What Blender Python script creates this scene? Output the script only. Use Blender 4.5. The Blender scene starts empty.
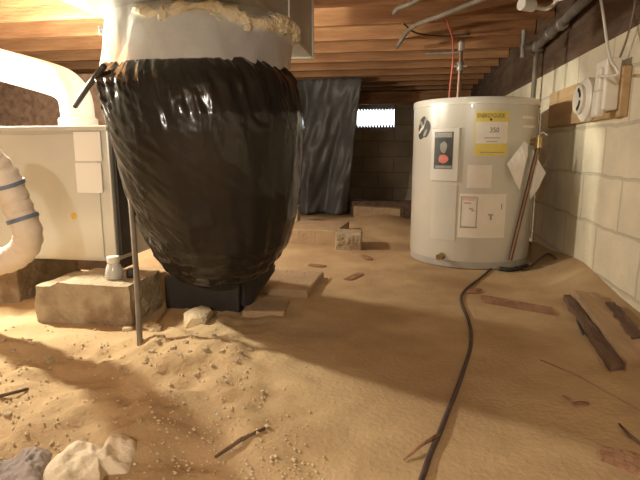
import bpy, bmesh, math, random
from mathutils import Vector, Matrix, noise
random.seed(7)
S = bpy.context.scene
C = S.collection
PI = math.pi
F = 500.0; PITCH = math.atan(90/500); YAW = math.atan(83*math.cos(PITCH)/500); H = .57

# ---------------------------------------------------------------- camera survey helpers
def ray(px, py):
    a = (px-320)/F; b = -(py-240)/F
    cp, sp, cy, sy = math.cos(PITCH), math.sin(PITCH), math.cos(YAW), math.sin(YAW)
    return Vector((-sy*cp, cy*cp, -sp)) + a*Vector((cy, sy, 0)) + b*Vector((-sy*sp, cy*sp, cp))
def on(axis, val, px, py):
    d = ray(px, py); o = Vector((0, 0, H)); t = (val-o[axis])/d[axis]
    return o+d*t
def flo(px, py, z=0.): return on(2, z, px, py)

# ---------------------------------------------------------------- materials
def mat(name, c1, c2=None, rough=.7, metal=0., scale=8., detail=6., bump=0., bscale=40., stretch=None, spec=.5,
        lo=.35, hi=.65, c3=None, s3=2., coat=0., trans=0., rot=(0, 0, 0)):
    m = bpy.data.materials.new(name); m.use_nodes = True
    nt = m.node_tree; N = nt.nodes; L = nt.links; b = N['Principled BSDF']
    b.inputs['Roughness'].default_value = rough; b.inputs['Metallic'].default_value = metal
    b.inputs['Specular IOR Level'].default_value = spec
    b.inputs['Coat Weight'].default_value = coat; b.inputs['Transmission Weight'].default_value = trans
    b.inputs['Base Color'].default_value = (*c1, 1)
    tc = N.new('ShaderNodeTexCoord'); mp = N.new('ShaderNodeMapping')
    L.new(tc.outputs['Object'], mp.inputs[0]); mp.inputs['Rotation'].default_value = rot
    if stretch: mp.inputs['Scale'].default_value = stretch
    if c2:
        n = N.new('ShaderNodeTexNoise'); n.inputs['Scale'].default_value = scale; n.inputs['Detail'].default_value = detail
        L.new(mp.outputs[0], n.inputs['Vector'])
        r = N.new('ShaderNodeValToRGB'); r.color_ramp.elements[0].position = lo; r.color_ramp.elements[1].position = hi
        r.color_ramp.elements[0].color = (*c1, 1); r.color_ramp.elements[1].color = (*c2, 1)
        L.new(n.outputs['Fac'], r.inputs[0]); out = r.outputs[0]
        if c3:
            n3 = N.new('ShaderNodeTexNoise'); n3.inputs['Scale'].default_value = s3; n3.inputs['Detail'].default_value = 5
            L.new(mp.outputs[0], n3.inputs['Vector'])
            r3 = N.new('ShaderNodeMapRange'); r3.inputs[1].default_value = .48; r3.inputs[2].default_value = .62
            L.new(n3.outputs['Fac'], r3.inputs[0])
            mx = N.new('ShaderNodeMix'); mx.data_type = 'RGBA'
            L.new(r3.outputs[0], mx.inputs[0]); L.new(out, mx.inputs[6]); mx.inputs[7].default_value = (*c3, 1); out = mx.outputs[2]
        L.new(out, b.inputs['Base Color'])
    if bump:
        n2 = N.new('ShaderNodeTexNoise'); n2.inputs['Scale'].default_value = bscale; n2.inputs['Detail'].default_value = 8
        L.new(mp.outputs[0], n2.inputs['Vector'])
        bp = N.new('ShaderNodeBump'); bp.inputs['Strength'].default_value = bump; bp.inputs['Distance'].default_value = .02
        L.new(n2.outputs['Fac'], bp.inputs['Height']); L.new(bp.outputs[0], b.inputs['Normal'])
    return m

def block_mat(name, c1, c2, mortar, axis, dark=None, off=(0, 0)):
    """concrete block wall; axis = horizontal axis of the wall (0 x, 1 y)"""
    m = bpy.data.materials.new(name); m.use_nodes = True
    nt = m.node_tree; N = nt.nodes; L = nt.links; b = N['Principled BSDF']
    b.inputs['Roughness'].default_value = .9; b.inputs['Specular IOR Level'].default_value = .2
    tc = N.new('ShaderNodeTexCoord'); sx = N.new('ShaderNodeSeparateXYZ'); cb = N.new('ShaderNodeCombineXYZ')
    L.new(tc.outputs['Object'], sx.inputs[0])
    ad = N.new('ShaderNodeMath'); ad.inputs[1].default_value = off[0]; L.new(sx.outputs[axis], ad.inputs[0])
    az = N.new('ShaderNodeMath'); az.inputs[1].default_value = off[1]; L.new(sx.outputs[2], az.inputs[0])
    L.new(ad.outputs[0], cb.inputs[0]); L.new(az.outputs[0], cb.inputs[1])
    ns = N.new('ShaderNodeTexNoise'); ns.inputs['Scale'].default_value = 6; L.new(tc.outputs['Object'], ns.inputs['Vector'])
    va = N.new('ShaderNodeVectorMath'); va.operation = 'MULTIPLY_ADD'; va.inputs[1].default_value = (.03, .03, 0)
    L.new(ns.outputs['Color'], va.inputs[0]); L.new(cb.outputs[0], va.inputs[2])
    br = N.new('ShaderNodeTexBrick'); L.new(va.outputs[0], br.inputs['Vector'])
    br.inputs['Scale'].default_value = 1; br.inputs['Brick Width'].default_value = .4; br.inputs['Row Height'].default_value = .2
    br.inputs['Mortar Size'].default_value = .009; br.inputs['Mortar Smooth'].default_value = .6
    br.inputs['Color1'].default_value = (*c1, 1); br.inputs['Color2'].default_value = (*c2, 1); br.inputs['Mortar'].default_value = (*mortar, 1)
    n = N.new('ShaderNodeTexNoise'); n.inputs['Scale'].default_value = 3; n.inputs['Detail'].default_value = 8
    L.new(tc.outputs['Object'], n.inputs['Vector'])
    rp = N.new('ShaderNodeMapRange'); rp.inputs[1].default_value = .3; rp.inputs[2].default_value = .7; rp.inputs[3].default_value = .72; rp.inputs[4].default_value = 1.08
    L.new(n.outputs['Fac'], rp.inputs[0])
    mx = N.new('ShaderNodeMix'); mx.data_type = 'RGBA'; mx.blend_type = 'MULTIPLY'; mx.inputs[0].default_value = 1
    L.new(br.outputs['Color'], mx.inputs[6]); L.new(rp.outputs[0], mx.inputs[7]); L.new(mx.outputs[2], b.inputs['Base Color'])
    n2 = N.new('ShaderNodeTexNoise'); n2.inputs['Scale'].default_value = 60; n2.inputs['Detail'].default_value = 6
    L.new(tc.outputs['Object'], n2.inputs['Vector'])
    h = N.new('ShaderNodeMath'); h.operation = 'MULTIPLY_ADD'; h.inputs[1].default_value = -.8
    L.new(br.outputs['Fac'], h.inputs[0]); L.new(n2.outputs['Fac'], h.inputs[2])
    bp = N.new('ShaderNodeBump'); bp.inputs['Strength'].default_value = .5; bp.inputs['Distance'].default_value = .01
    L.new(h.outputs[0], bp.inputs['Height']); L.new(bp.outputs[0], b.inputs['Normal'])
    return m

M = {}
M['dirt'] = mat('sandy dirt', (.42, .295, .165), (.53, .39, .225), rough=.95, scale=5, bump=.22, bscale=80, spec=.1, c3=(.35, .235, .13), s3=1.3)
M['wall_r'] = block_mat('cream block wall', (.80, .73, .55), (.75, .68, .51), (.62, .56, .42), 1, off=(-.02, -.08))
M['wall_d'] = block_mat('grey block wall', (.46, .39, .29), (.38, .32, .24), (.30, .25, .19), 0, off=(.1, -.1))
M['joist'] = mat('joist timber', (.27, .13, .06), (.42, .22, .10), rough=.8, scale=3, stretch=(1, 8, 8), bump=.3, bscale=12, spec=.2)
M['subfloor'] = mat('subfloor boards', (.22, .12, .06), (.38, .22, .11), rough=.85, scale=4, stretch=(1, 9, 1), bump=.2, bscale=20, spec=.2)
M['beam'] = mat('dark sill timber', (.10, .065, .045), (.17, .11, .07), rough=.85, scale=4, stretch=(6, 1, 6), bump=.4, bscale=20, spec=.2)
M['plastic'] = mat('black plastic film', (.014, .0125, .011), (.022, .019, .016), rough=.17, scale=3, spec=.34, bump=.12, bscale=9, stretch=(2.2, 2.2, .8), rot=(0, .6, .5))
M['silver'] = mat('silver duct tape', (.62, .63, .64), (.74, .75, .76), rough=.28, metal=.5, scale=4, bump=1.0, bscale=4.5, coat=.5)
M['duct'] = mat('galvanised duct', (.42, .41, .37), (.52, .50, .45), rough=.55, metal=.5, scale=6, bump=.05, bscale=20)
M['duct_seam'] = mat('galvanised seam', (.55, .53, .47), rough=.4, metal=.7)
M['foam'] = mat('yellow foam', (.62, .52, .36), (.78, .70, .52), rough=.95, scale=14, bump=.9, bscale=50, spec=.1)
M['furnace'] = mat('furnace steel', (.62, .61, .55), (.70, .69, .62), rough=.36, metal=.3, scale=3, bump=.05, bscale=8)
M['dark_metal'] = mat('dark metal', (.05, .045, .04), (.08, .07, .06), rough=.5, metal=.5, scale=8)
M['sticker'] = mat('white sticker', (.85, .84, .80), rough=.5)
M['sticker_y'] = mat('yellow sticker', (.75, .6, .12), (.8, .45, .1), rough=.5, scale=60)
M['pvc'] = mat('white pipe', (.78, .76, .70), (.70, .67, .60), rough=.4, scale=6)
M['flex'] = mat('pale flexible duct', (.72, .62, .50), (.80, .72, .62), rough=.6, scale=8, bump=.4, bscale=25)
M['tape_b'] = mat('blue tape', (.12, .17, .28), (.2, .25, .33), rough=.5, scale=20)
M['concrete'] = mat('concrete block', (.40, .33, .23), (.52, .44, .31), rough=.95, scale=9, bump=.7, bscale=60, spec=.1, c3=(.28, .2, .13), s3=7)
M['slab'] = mat('pale slab', (.38, .27, .165), (.44, .32, .20), rough=.95, scale=9, bump=.4, bscale=60, spec=.1)
M['stone'] = mat('pale stone', (.52, .42, .27), (.68, .57, .40), rough=.95, scale=14, bump=.5, bscale=60, spec=.1)
M['heater'] = mat('heater enamel', (.56, .54, .47), (.59, .57, .50), rough=.33, scale=2, spec=.5, coat=.3)
M['heater_lid'] = mat('heater lid enamel', (.64, .62, .55), rough=.25, spec=.6, coat=.4)
M['heater_base'] = mat('heater base', (.36, .34, .31), (.42, .40, .36), rough=.5, scale=8)
M['panel'] = mat('access panel enamel', (.64, .62, .55), rough=.35, coat=.2)
M['paper'] = mat('pale label paper', (.74, .68, .58), (.78, .73, .64), rough=.6, scale=14)
M['paper_w'] = mat('white paper', (.80, .76, .68), (.74, .70, .63), rough=.6, scale=20)
M['yellow'] = mat('yellow label paper', (.76, .62, .14), (.70, .57, .14), rough=.6, scale=30)
M['pink'] = mat('pink print', (.75, .45, .35), (.7, .5, .42), rough=.6, scale=60)
M['ink'] = mat('black ink', (.035, .035, .03), (.06, .06, .05), rough=.5, scale=40)
M['ink_grey'] = mat('grey ink', (.25, .25, .22), (.35, .34, .30), rough=.5, scale=40)
M['red'] = mat('red print', (.62, .17, .12), (.7, .25, .2), rough=.5, scale=40)
M['brass'] = mat('brass', (.55, .42, .2), (.4, .3, .15), rough=.35, metal=.9, scale=12)
M['copper'] = mat('copper', (.26, .15, .10), (.17, .10, .07), rough=.45, metal=.7, scale=10)
M['red_wire'] = mat('red wire', (.55, .13, .07), rough=.5)
M['white_plastic'] = mat('white plastic', (.80, .77, .68), (.75, .72, .63), rough=.4, scale=8)
M['black'] = mat('black plastic', (.02, .018, .017), (.03, .027, .025), rough=.5, scale=12)
M['cable'] = mat('brown cable', (.055, .035, .028), (.08, .05, .04), rough=.6, scale=30)
M['conduit'] = mat('grey conduit', (.24, .20, .15), (.17, .14, .10), rough=.6, scale=15)
M['galv'] = mat('old galvanised pipe', (.20, .18, .16), (.36, .33, .29), rough=.5, metal=.5, scale=14)
M['board'] = mat('tan board', (.45, .30, .15), (.55, .38, .20), rough=.8, scale=3, stretch=(8, 1, 8), bump=.15, bscale=20)
M['plank_d'] = mat('dark weathered timber', (.15, .095, .065), (.24, .16, .11), rough=.9, scale=5, stretch=(6, 1, 6), bump=.7, bscale=35, spec=.1)
M['plank_t'] = mat('tan timber', (.40, .27, .16), (.50, .35, .21), rough=.9, scale=4, stretch=(6, 1, 6), bump=.5, bscale=35, spec=.1)
M['bark'] = mat('reddish wood scrap', (.25, .14, .085), (.36, .21, .13), rough=.9, scale=20, bump=.6, bscale=60, spec=.1)
M['rag'] = mat('cream cloth', (.74, .65, .50), (.64, .54, .40), rough=.9, scale=9, bump=.4, bscale=60, spec=.1)
M['rag_g'] = mat('grey cloth', (.30, .26, .24), (.36, .31, .28), rough=.9, scale=9, bump=.4, bscale=60, spec=.1)
M['tarp'] = mat('grey plastic sheet', (.08, .075, .07), (.13, .125, .115), rough=.5, scale=4, bump=.3, bscale=8)
M['glass'] = mat('clear glass', (.9, .9, .86), rough=.15, trans=.5, spec=.6)
M['vent'] = mat('vent metal', (.32, .30, .27), (.4, .37, .33), rough=.6, scale=10)

# ---------------------------------------------------------------- mesh builder (world coordinates in, objects sit at their own base)
ORG = {}
class MB:
    def __init__(s): s.v = []; s.f = []
    def add(s, vs, fs):
        k = len(s.v); s.v += [Vector(v) for v in vs]; s.f += [tuple(i+k for i in f) for f in fs]; return s
    def box(s, lo, hi, rot=None, piv=None):
        x0, y0, z0 = lo; x1, y1, z1 = hi
        vs = [Vector(p) for p in ((x0,y0,z0),(x1,y0,z0),(x1,y1,z0),(x0,y1,z0),(x0,y0,z1),(x1,y0,z1),(x1,y1,z1),(x0,y1,z1))]
        if rot is not None:
            c = Vector(piv) if piv is not None else sum(vs, Vector())/8
            vs = [c + rot @ (v-c) for v in vs]
        return s.add(vs, [(0,3,2,1),(4,5,6,7),(0,1,5,4),(1,2,6,5),(2,3,7,6),(3,0,4,7)])
    def tube(s, pts, r, n=12, cap=True):
        pts = [Vector(p) for p in pts]; R = r if isinstance(r, (list, tuple)) else [r]*len(pts)
        up = Vector((0, 0, 1)); t0 = (pts[1]-pts[0]).normalized()
        a = t0.cross(up) if abs(t0.dot(up)) < .95 else t0.cross(Vector((1, 0, 0))); a.normalize()
        vs = []; fs = []
        for i, p in enumerate(pts):
            t = (pts[min(i+1, len(pts)-1)]-pts[max(i-1, 0)]).normalized()
            a = (a-t*a.dot(t)).normalized(); b = t.cross(a)
            for j in range(n):
                q = 2*PI*j/n; vs.append(p+(a*math.cos(q)+b*math.sin(q))*R[i])
        for i in range(len(pts)-1):
            for j in range(n):
                fs.append((i*n+j, i*n+(j+1) % n, (i+1)*n+(j+1) % n, (i+1)*n+j))
        if cap: fs.append(tuple(range(n-1, -1, -1))); fs.append(tuple((len(pts)-1)*n+j for j in range(n)))
        return s.add(vs, fs)
    def lathe(s, prof, c, n=48, axis='z', cap=True):
        vs = []; fs = []; c = Vector(c)
        for r, h in prof:
            for j in range(n):
                q = 2*PI*j/n; a, b = r*math.cos(q), r*math.sin(q)
                vs.append(c+(Vector((a, b, h)) if axis == 'z' else Vector((h, a, b)) if axis == 'x' else Vector((b, h, a))))
        for i in range(len(prof)-1):
            for j in range(n):
                fs.append((i*n+j, i*n+(j+1) % n, (i+1)*n+(j+1) % n, (i+1)*n+j))
        if cap: fs.append(tuple(range(n-1, -1, -1))); fs.append(tuple((len(prof)-1)*n+j for j in range(n)))
        return s.add(vs, fs)
    def prism(s, poly, lo, hi, fn):
        """poly 2D list; fn(u,v,w) -> world"""
        n = len(poly)
        return s.add([fn(u, v, lo) for u, v in poly]+[fn(u, v, hi) for u, v in poly],
                     [tuple(range(n-1, -1, -1)), tuple(range(n, 2*n))]+[(i, (i+1) % n, n+(i+1) % n, n+i) for i in range(n)])
    def rock(s, c, sx, sy, sz, seed, sub=2, rough=.3, flat=.0):
        bm = bmesh.new(); bmesh.ops.create_icosphere(bm, subdivisions=sub, radius=1)
        for v in bm.verts:
            k = 1+rough*noise.noise(v.co*1.3+Vector((seed*3.1, seed, -seed)))+rough*.4*noise.noise(v.co*4+Vector((seed, 0, 5)))
            v.co = v.co*k
            v.co.x = max(-.8, min(.8, v.co.x)); v.co.y = max(-.8, min(.8, v.co.y)); v.co.z = max(-.7, min(.7-flat, v.co.z))
        a = seed*1.7; co, si = math.cos(a), math.sin(a); c = Vector(c)
        vs = [c+Vector((v.co.x*sx*co-v.co.y*sy*si, v.co.x*sx*si+v.co.y*sy*co, v.co.z*sz)) for v in bm.verts]
        fs = [tuple(v.index for v in f.verts) for f in bm.faces]; bm.free()
        return s.add(vs, fs)
    def build(s, name, m, parent=None, org=None, smooth=False, bevel=0., solid=0., sub=0):
        o0 = ORG[parent.name] if parent is not None else (Vector(org) if org is not None else
             Vector(((min(v.x for v in s.v)+max(v.x for v in s.v))/2, (min(v.y for v in s.v)+max(v.y for v in s.v))/2, min(v.z for v in s.v))))
        me = bpy.data.meshes.new(name); me.from_pydata([v-o0 for v in s.v], [], s.f); me.update()
        bm = bmesh.new(); bm.from_mesh(me); bmesh.ops.recalc_face_normals(bm, faces=bm.faces); bm.to_mesh(me); bm.free()
        me.materials.append(m)
        if smooth:
            for p in me.polygons: p.use_smooth = True
        o = bpy.data.objects.new(name, me); C.objects.link(o)
        if parent is not None: o.parent = parent
        else: o.location = o0
        ORG[o.name] = o0
        if solid: md = o.modifiers.new('thick', 'SOLIDIFY'); md.thickness = solid; md.offset = 0
        if bevel: md = o.modifiers.new('bevel', 'BEVEL'); md.width = bevel; md.segments = 2; md.limit_method = 'ANGLE'
        if sub: md = o.modifiers.new('sub', 'SUBSURF'); md.levels = sub; md.render_levels = sub
        if smooth == 'auto':
            bm = bmesh.new(); bm.from_mesh(me)
            for e in bm.edges:
                if len(e.link_faces) == 2 and e.calc_face_angle(0) > .6: e.smooth = False
            bm.to_mesh(me); bm.free()
        return o
def tag(o, label=None, cat=None, group=None, kind=None):
    if label: o['label'] = label
    if cat: o['category'] = cat
    if group: o['group'] = group
    if kind: o['kind'] = kind
    return o
def empty(name, loc, label, cat, group=None):
    o = bpy.data.objects.new(name, None); C.objects.link(o); o.location = loc; o.empty_display_size = .05
    ORG[o.name] = Vector(loc); return tag(o, label, cat, group)
def spline(pts, k=8):
    pts = [Vector(p) for p in pts]; out = []
    P = [pts[0]*2-pts[1]]+pts+[pts[-1]*2-pts[-2]]
    for i in range(1, len(P)-2):
        for j in range(k):
            t = j/k; a, b, c, d = P[i-1:i+3]
            out.append(.5*((2*b)+(c-a)*t+(2*a-5*b+4*c-d)*t*t+(3*b-a-3*c+d)*t**3))
    out.append(pts[-1]); return out
def ss(a, b, x):
    t = max(0, min(1, (x-a)/(b-a))); return t*t*(3-2*t)

# ---------------------------------------------------------------- ground
def ground(x, y):
    z = -.14*ss(3.2, 6.2, y)
    z += .055*ss(.62, .95, x)*(1-ss(3.0, 3.4, y)) + .05*math.exp(-((x-.80)**2/.02+(y-2.35)**2/.12))
    z += .10*math.exp(-((x+.12)**2/.10+(y-3.75)**2/.20)) + .05*math.exp(-((x+.75)**2/.15+(y-4.0)**2/.3))
    left = 1-ss(-.55, -.05, x+.35*(y-1.1))
    near = 1-ss(1.9, 2.6, y)
    amp = .0025+.022*left*near
    z += amp*(noise.noise(Vector((x*7, y*7, 0)))+.7*noise.noise(Vector((x*19, y*19, 3))))
    z += (.0005+.006*left*near)*noise.noise(Vector((x*55, y*55, 8)))
    z += .03*math.exp(-((x+.60)**2/.03+(y-1.33)**2/.02))                      # rubble heap in front of the duct
    z -= .03*math.exp(-((x+.88)**2/.02+(y-1.12)**2/.05))                      # trodden hollow
    # flat pads under heater and furnace blocks
    k = 1-ss(.32, .45, math.hypot(x-.345, y-2.74)); z = z*(1-k)
    k = (1-ss(.18, .30, math.hypot((x+1.0)*.8, y-1.5)))*.85; z = z*(1-k)
    return z
xs = []; x = -4.6
while x < .95:
    xs.append(x); x += .11 if x < -1.5 else .016
xs.append(.96)
ys = []; y = -1.4
while y < 6.75:
    ys.append(y); y += .1 if (y < .5 or y > 4.3) else (.016 if y < 2.4 else .035)
ys.append(6.78)
g = MB(); nx = len(xs)
g.v = [Vector((x, y, ground(x, y))) for y in ys for x in xs]
g.f = [(j*nx+i, j*nx+i+1, (j+1)*nx+i+1, (j+1)*nx+i) for j in range(len(ys)-1) for i in range(nx-1)]
tag(g.build('floor', M['dirt'], org=(0, 0, 0), smooth=True), 'bare sandy dirt floor of the crawl space', kind='structure')
def gp(px, py, up=0.):
    p = flo(px, py)
    for _ in range(4): p = flo(px, py, ground(p.x, p.y))
    p.z = ground(p.x, p.y)+up; return p

# ---------------------------------------------------------------- shell
JB, JT = 1.28, 1.48
tag(MB().box((.80, -1.4, -.3), (1.0, 6.8, 1.0)).build('wall_right', M['wall_r'], org=(0, 0, 0)), 'pale concrete block side wall', kind='structure')
tag(MB().box((-4.8, -1.4, -.3), (-4.6, 6.8, JT)).build('wall_left', M['wall_r'], org=(0, 0, 0)), 'block side wall far to the left', kind='structure')
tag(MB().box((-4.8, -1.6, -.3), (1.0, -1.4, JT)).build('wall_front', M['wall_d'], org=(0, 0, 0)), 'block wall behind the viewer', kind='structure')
va = on(1, 6.6, 356, 108.5); vb = on(1, 6.6, 394, 127.5)
VX0, VX1, VZ0, VZ1 = va.x, vb.x, vb.z, va.z
w = MB().box((-4.6, 6.6, -.4), (VX0, 6.8, JT)).box((VX1, 6.6, -.4), (1.0, 6.8, JT)).box((VX0, 6.6, -.4), (VX1, 6.8, VZ0)).box((VX0, 6.6, VZ1), (VX1, 6.8, JT))
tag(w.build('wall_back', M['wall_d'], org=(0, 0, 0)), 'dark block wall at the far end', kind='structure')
tag(MB().box((-4.8, -1.6, JT), (1.0, 6.8, JT+.03)).build('ceiling', M['subfloor'], org=(0, 0, 0)), 'underside of the timber subfloor', kind='structure')
# vent opening with scalloped metal plate
win = bpy.data.objects.new('window_1', None); C.objects.link(win); win.location = ((VX0+VX1)/2, 6.6, VZ0); ORG['window_1'] = Vector(win.location)
tag(win, 'small bright foundation vent in the far wall', kind='structure')
m = MB(); n = 13; w_ = VX1-VX0
for zt, sgn in ((VZ1, -1), (VZ0, 1)):
    for i in range(n):
        a = VX0+w_*i/n; b = VX0+w_*(i+1)/n; c = (a+b)/2
        m.prism([(a, zt-sgn*.05), (b, zt-sgn*.05), (b, zt), (c, zt+sgn*.05), (a, zt)], 6.575, 6.60, lambda u, v, k: (u, k, v))
m.build('vent_frame', M['vent'], win)
m = MB()
for i in range(1, 4):
    xx = VX0+w_*i/4; m.box((xx-.003, 6.66, VZ0), (xx+.003, 6.68, VZ1))
m.build('vent_bars', M['white_plastic'], win)

# joists, sill beam
k = 0; y = -1.05
names = ['nearest', 'second', 'third', 'fourth', 'fifth', 'sixth', 'seventh', 'eighth', 'ninth', 'tenth', 'eleventh', 'twelfth', 'thirteenth', 'fourteenth']
y = 2.23-.406*3
vis = 0
while y < 6.55:
    j = MB().box((-4.6, y, JB), (.79, y+.042, JT)).build('floor_joist', M['joist'], bevel=.003)
    if y < 2.2: lab = 'brown timber joist overhead in front of the water heater, above the top edge of view'
    else:
        lab = 'brown timber joist crossing overhead, %s visible one counting back from the viewer' % names[vis]; vis += 1
    tag(j, lab, 'joist', 'floor joists')
    y += .406
tag(MB().box((.795, -1.4, 1.0), (1.0, 6.6, JB+.2)).build('sill_beam', M['beam'], bevel=.004), 'dark timber sill beam lying along the top of the pale block wall', 'beam')
# a timber girder at the back on which the joists rest
tag(MB().box((-4.6, 6.44, 1.13), (.79, 6.54, JB)).build('trim_1', M['joist'], bevel=.004), 'horizontal timber girder just above the bright vent', kind='structure')

# ---------------------------------------------------------------- trunk duct
TX0, TX1, TY1, TZ = -1.0, -.435, 2.43, 1.0
t = empty('trunk_duct', ((TX0+TX1)/2, 1.2, TZ), 'large rectangular grey sheet metal duct hanging under the joists', 'duct')
MB().box((TX0, .6, TZ), (TX1, TY1, JB-.003)).build('duct_body', M['duct'], t, bevel=.003)
m = MB()
m.box((TX1, TY1-.012, TZ-.008), (TX1+.008, TY1+.004, JB-.004)).box((TX0-.004, TY1-.012, TZ-.008), (TX1+.004, TY1+.004, TZ))
m.box((TX1, .6, TZ-.004), (TX1+.005, TY1, TZ+.008)).box((TX1, 1.93, TZ), (TX1+.006, 1.94, JB-.004))
m.build('duct_seam', M['duct_seam'], t)

# ---------------------------------------------------------------- wrapped plenum hanging from the duct
BY = 1.62
rows = [(50, 100, 277), (62, 96, 283), (72, 96, 289), (84, 98, 295), (95, 99, 298), (112, 102, 302), (130, 107, 304), (160, 115, 303), (190, 124, 300), (215, 134, 296), (240, 147, 289), (258, 159, 278), (271, 171, 266), (279, 182, 252), (284, 194, 238)]
def tangent(L_, R_, py, yc):
    """upright round body whose outline touches the two pixels: centre x, height, radius at depth yc"""
    a, b = ray(L_, py), ray(R_, py); ta, tb = math.atan2(a.x, a.y), math.atan2(b.x, b.y); m_, h_ = (ta+tb)/2, (tb-ta)/2
    D = yc/math.cos(m_); d = ray((L_+R_)/2, py)
    return D*math.sin(m_), H+d.z/math.hypot(d.x, d.y)*D, D*math.sin(h_)
prof = []
for (py, L_, R_) in rows:
    c_, z_, r_ = tangent(L_, R_, py, BY)
    prof.append((max(min(z_, 1.), .0), c_, r_))
prof.sort()
zb = prof[0][0]
def bagr(z):
    if z <= prof[0][0]: return prof[0][1], prof[0][2]
    for (z0, c0, r0), (z1, c1, r1) in zip(prof, prof[1:]):
        if z <= z1:
            f = (z-z0)/(z1-z0); return c0+(c1-c0)*f, r0+(r1-r0)*f
    return prof[-1][1], prof[-1][2]
pl = empty('wrapped_plenum', (-.66, BY, zb), 'big bulging black plastic wrapped duct drum with silver taped collar', 'duct')
NR, NT = 130, 300; ZT = .86; m = MB()
for i in range(NR+1):
    f = i/NR; z = zb+(ZT-zb)*f**1.15
    cx, r = bagr(z)
    if i < 9: r *= .35+.65*math.sin(PI/2*i/9)
    if z > .78: r -= .035*((z-.78)/(ZT-.78))**2
    for j in range(NT):
        q = 2*PI*j/NT; cq, sq = math.cos(q), math.sin(q)
        zz = z+.040*sq*ss(.45, ZT, z)
        # long folds running down and across, stronger near the tie at the top and at the left
        top = ss(.62, .86, z); u = q*9+z*14
        d = .010*noise.noise(Vector((cq*3+z*1.2, sq*3, z*2.2+cq*1.5)))
        d += (.002+.009*top)*noise.noise(Vector((cq*9+z*5, sq*9, z*4)))
        rg = 1-min(1, 3.2*abs(noise.noise(Vector((cq*5+z*3.2, sq*5-z*1.5, z*1.5)))))
        rg2 = 1-min(1, 3.2*abs(noise.noise(Vector((cq*9-z*5+4, sq*9, z*2.0)))))
        d += (.006*rg*rg+.004*rg2*rg2)*(.12+.88*ss(.52, .84, z))
        rg3 = 1-min(1, 3.5*abs(noise.noise(Vector((cq*16+z*9, sq*16-z*4, z*4)))))
        d += .0035*rg3*rg3*top
        d += .0035*top*noise.noise(Vector((cq*22+z*9, sq*22, z*7)))
        lf = ss(.1, -.8, cq) if False else max(0, -cq)
        d += (.0012+.0065*lf)*noise.noise(Vector((z*38+q*9, q*2.2, 4)))
        d += .005*(1-ss(zb, zb+.22, z))*math.sin(z*150+3*noise.noise(Vector((q*3, z*5, 0))))
        rr = r+d
        m.v.append(Vector((cx+rr*cq, BY+rr*sq*.97, zz)))
for i in range(NR):
    for j in range(NT): m.f.append((i*NT+j, i*NT+(j+1) % NT, (i+1)*NT+(j+1) % NT, (i+1)*NT+j))
m.f.append(tuple(range(NT-1, -1, -1))); m.f.append(tuple(NR*NT+j for j in range(NT)))
m.build('plastic_wrap', M['plastic'], pl, smooth=True)
# collar: from the bag rim up to the underside of the trunk
cb_, _, rb_ = tangent(98, 287, 68, BY+.02); ct_, _, rt_ = tangent(106, 294, 35, BY+.16)
m = MB(); NT = 128; NR = 30
for i in range(NR+1):
    f = i/NR; z = .80+(TZ-.80)*f
    cx = cb_+(ct_-cb_)*f; r = rb_+.004+(rt_-rb_)*f; yy = BY+.02+.14*f
    for j in range(NT):
        q = 2*PI*j/NT; d = .007*noise.noise(Vector((math.cos(q)*3, math.sin(q)*3, z*9)))+.005*noise.noise(Vector((math.cos(q)*9, math.sin(q)*9, z*16)))
        dz = .03*math.sin(q)*(1-f)*1.0
        m.v.append(Vector((cx+(r+d)*math.cos(q), yy+(r+d)*math.sin(q)*.97, z+dz*1.3)))
for i in range(NR):
    for j in range(NT): m.f.append((i*NT+j, i*NT+(j+1) % NT, (i+1)*NT+(j+1) % NT, (i+1)*NT+j))
m.f.append(tuple(range(NT-1, -1, -1))); m.f.append(tuple(NR*NT+j for j in range(NT)))
cl = m.build('collar', M['silver'], pl, smooth='auto')
# foam insulation squeezed out at the top of the collar
m = MB(); pts = []; R = []
CY = BY+.17
for i in range(40):
    f = i/39; q = math.radians(-105+108*f)
    pts.append(Vector((ct_+(rt_+.006)*math.cos(q), CY-.024+(rt_-.004)*math.sin(q), .978-.014*math.sin(f*13)-.02*f)))
    R.append(.006+.020*abs(noise.noise(Vector((f*7, 0, 0))))+.020*f)
m.tube(pts, R, 14)
for i in range(5):
    q = math.radians(-88+21*i+5*(i % 2)); m.rock((ct_+(rt_+.014)*math.cos(q), CY-.026+rt_*math.sin(q), .955-.010*(i % 3)), .024, .014, .030, i+3, 3, .9)
for v in m.v: v += Vector((noise.noise(v*40), noise.noise(v*40+Vector((9, 0, 0))), noise.noise(v*40+Vector((0, 9, 0)))))*.010
m.build('foam_insulation', M['foam'], pl, smooth=True)
for q, z in ((-172, .93), (-150, .96)):
    m = MB(); q = math.radians(q); m.rock((ct_+(rt_+.004)*math.cos(q), CY-.02+rt_*.97*math.sin(q), z), .02, .02, .022, z*9, 2, .3)
    m.build('foil_tape_lump', M['silver'], pl, smooth=True)
# strap
s0 = on(1, 1.50, 75, 106); s1 = on(1, 1.38, 104, 66)
tag(MB().tube([s0, (s0+s1)/2+Vector((0, 0, .004)), s1], .009, 8).build('hanging_strap', M['dark_metal'], smooth=True), 'short dark strap slanting beside the silver collar, above the furnace corner', 'strap')
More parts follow.
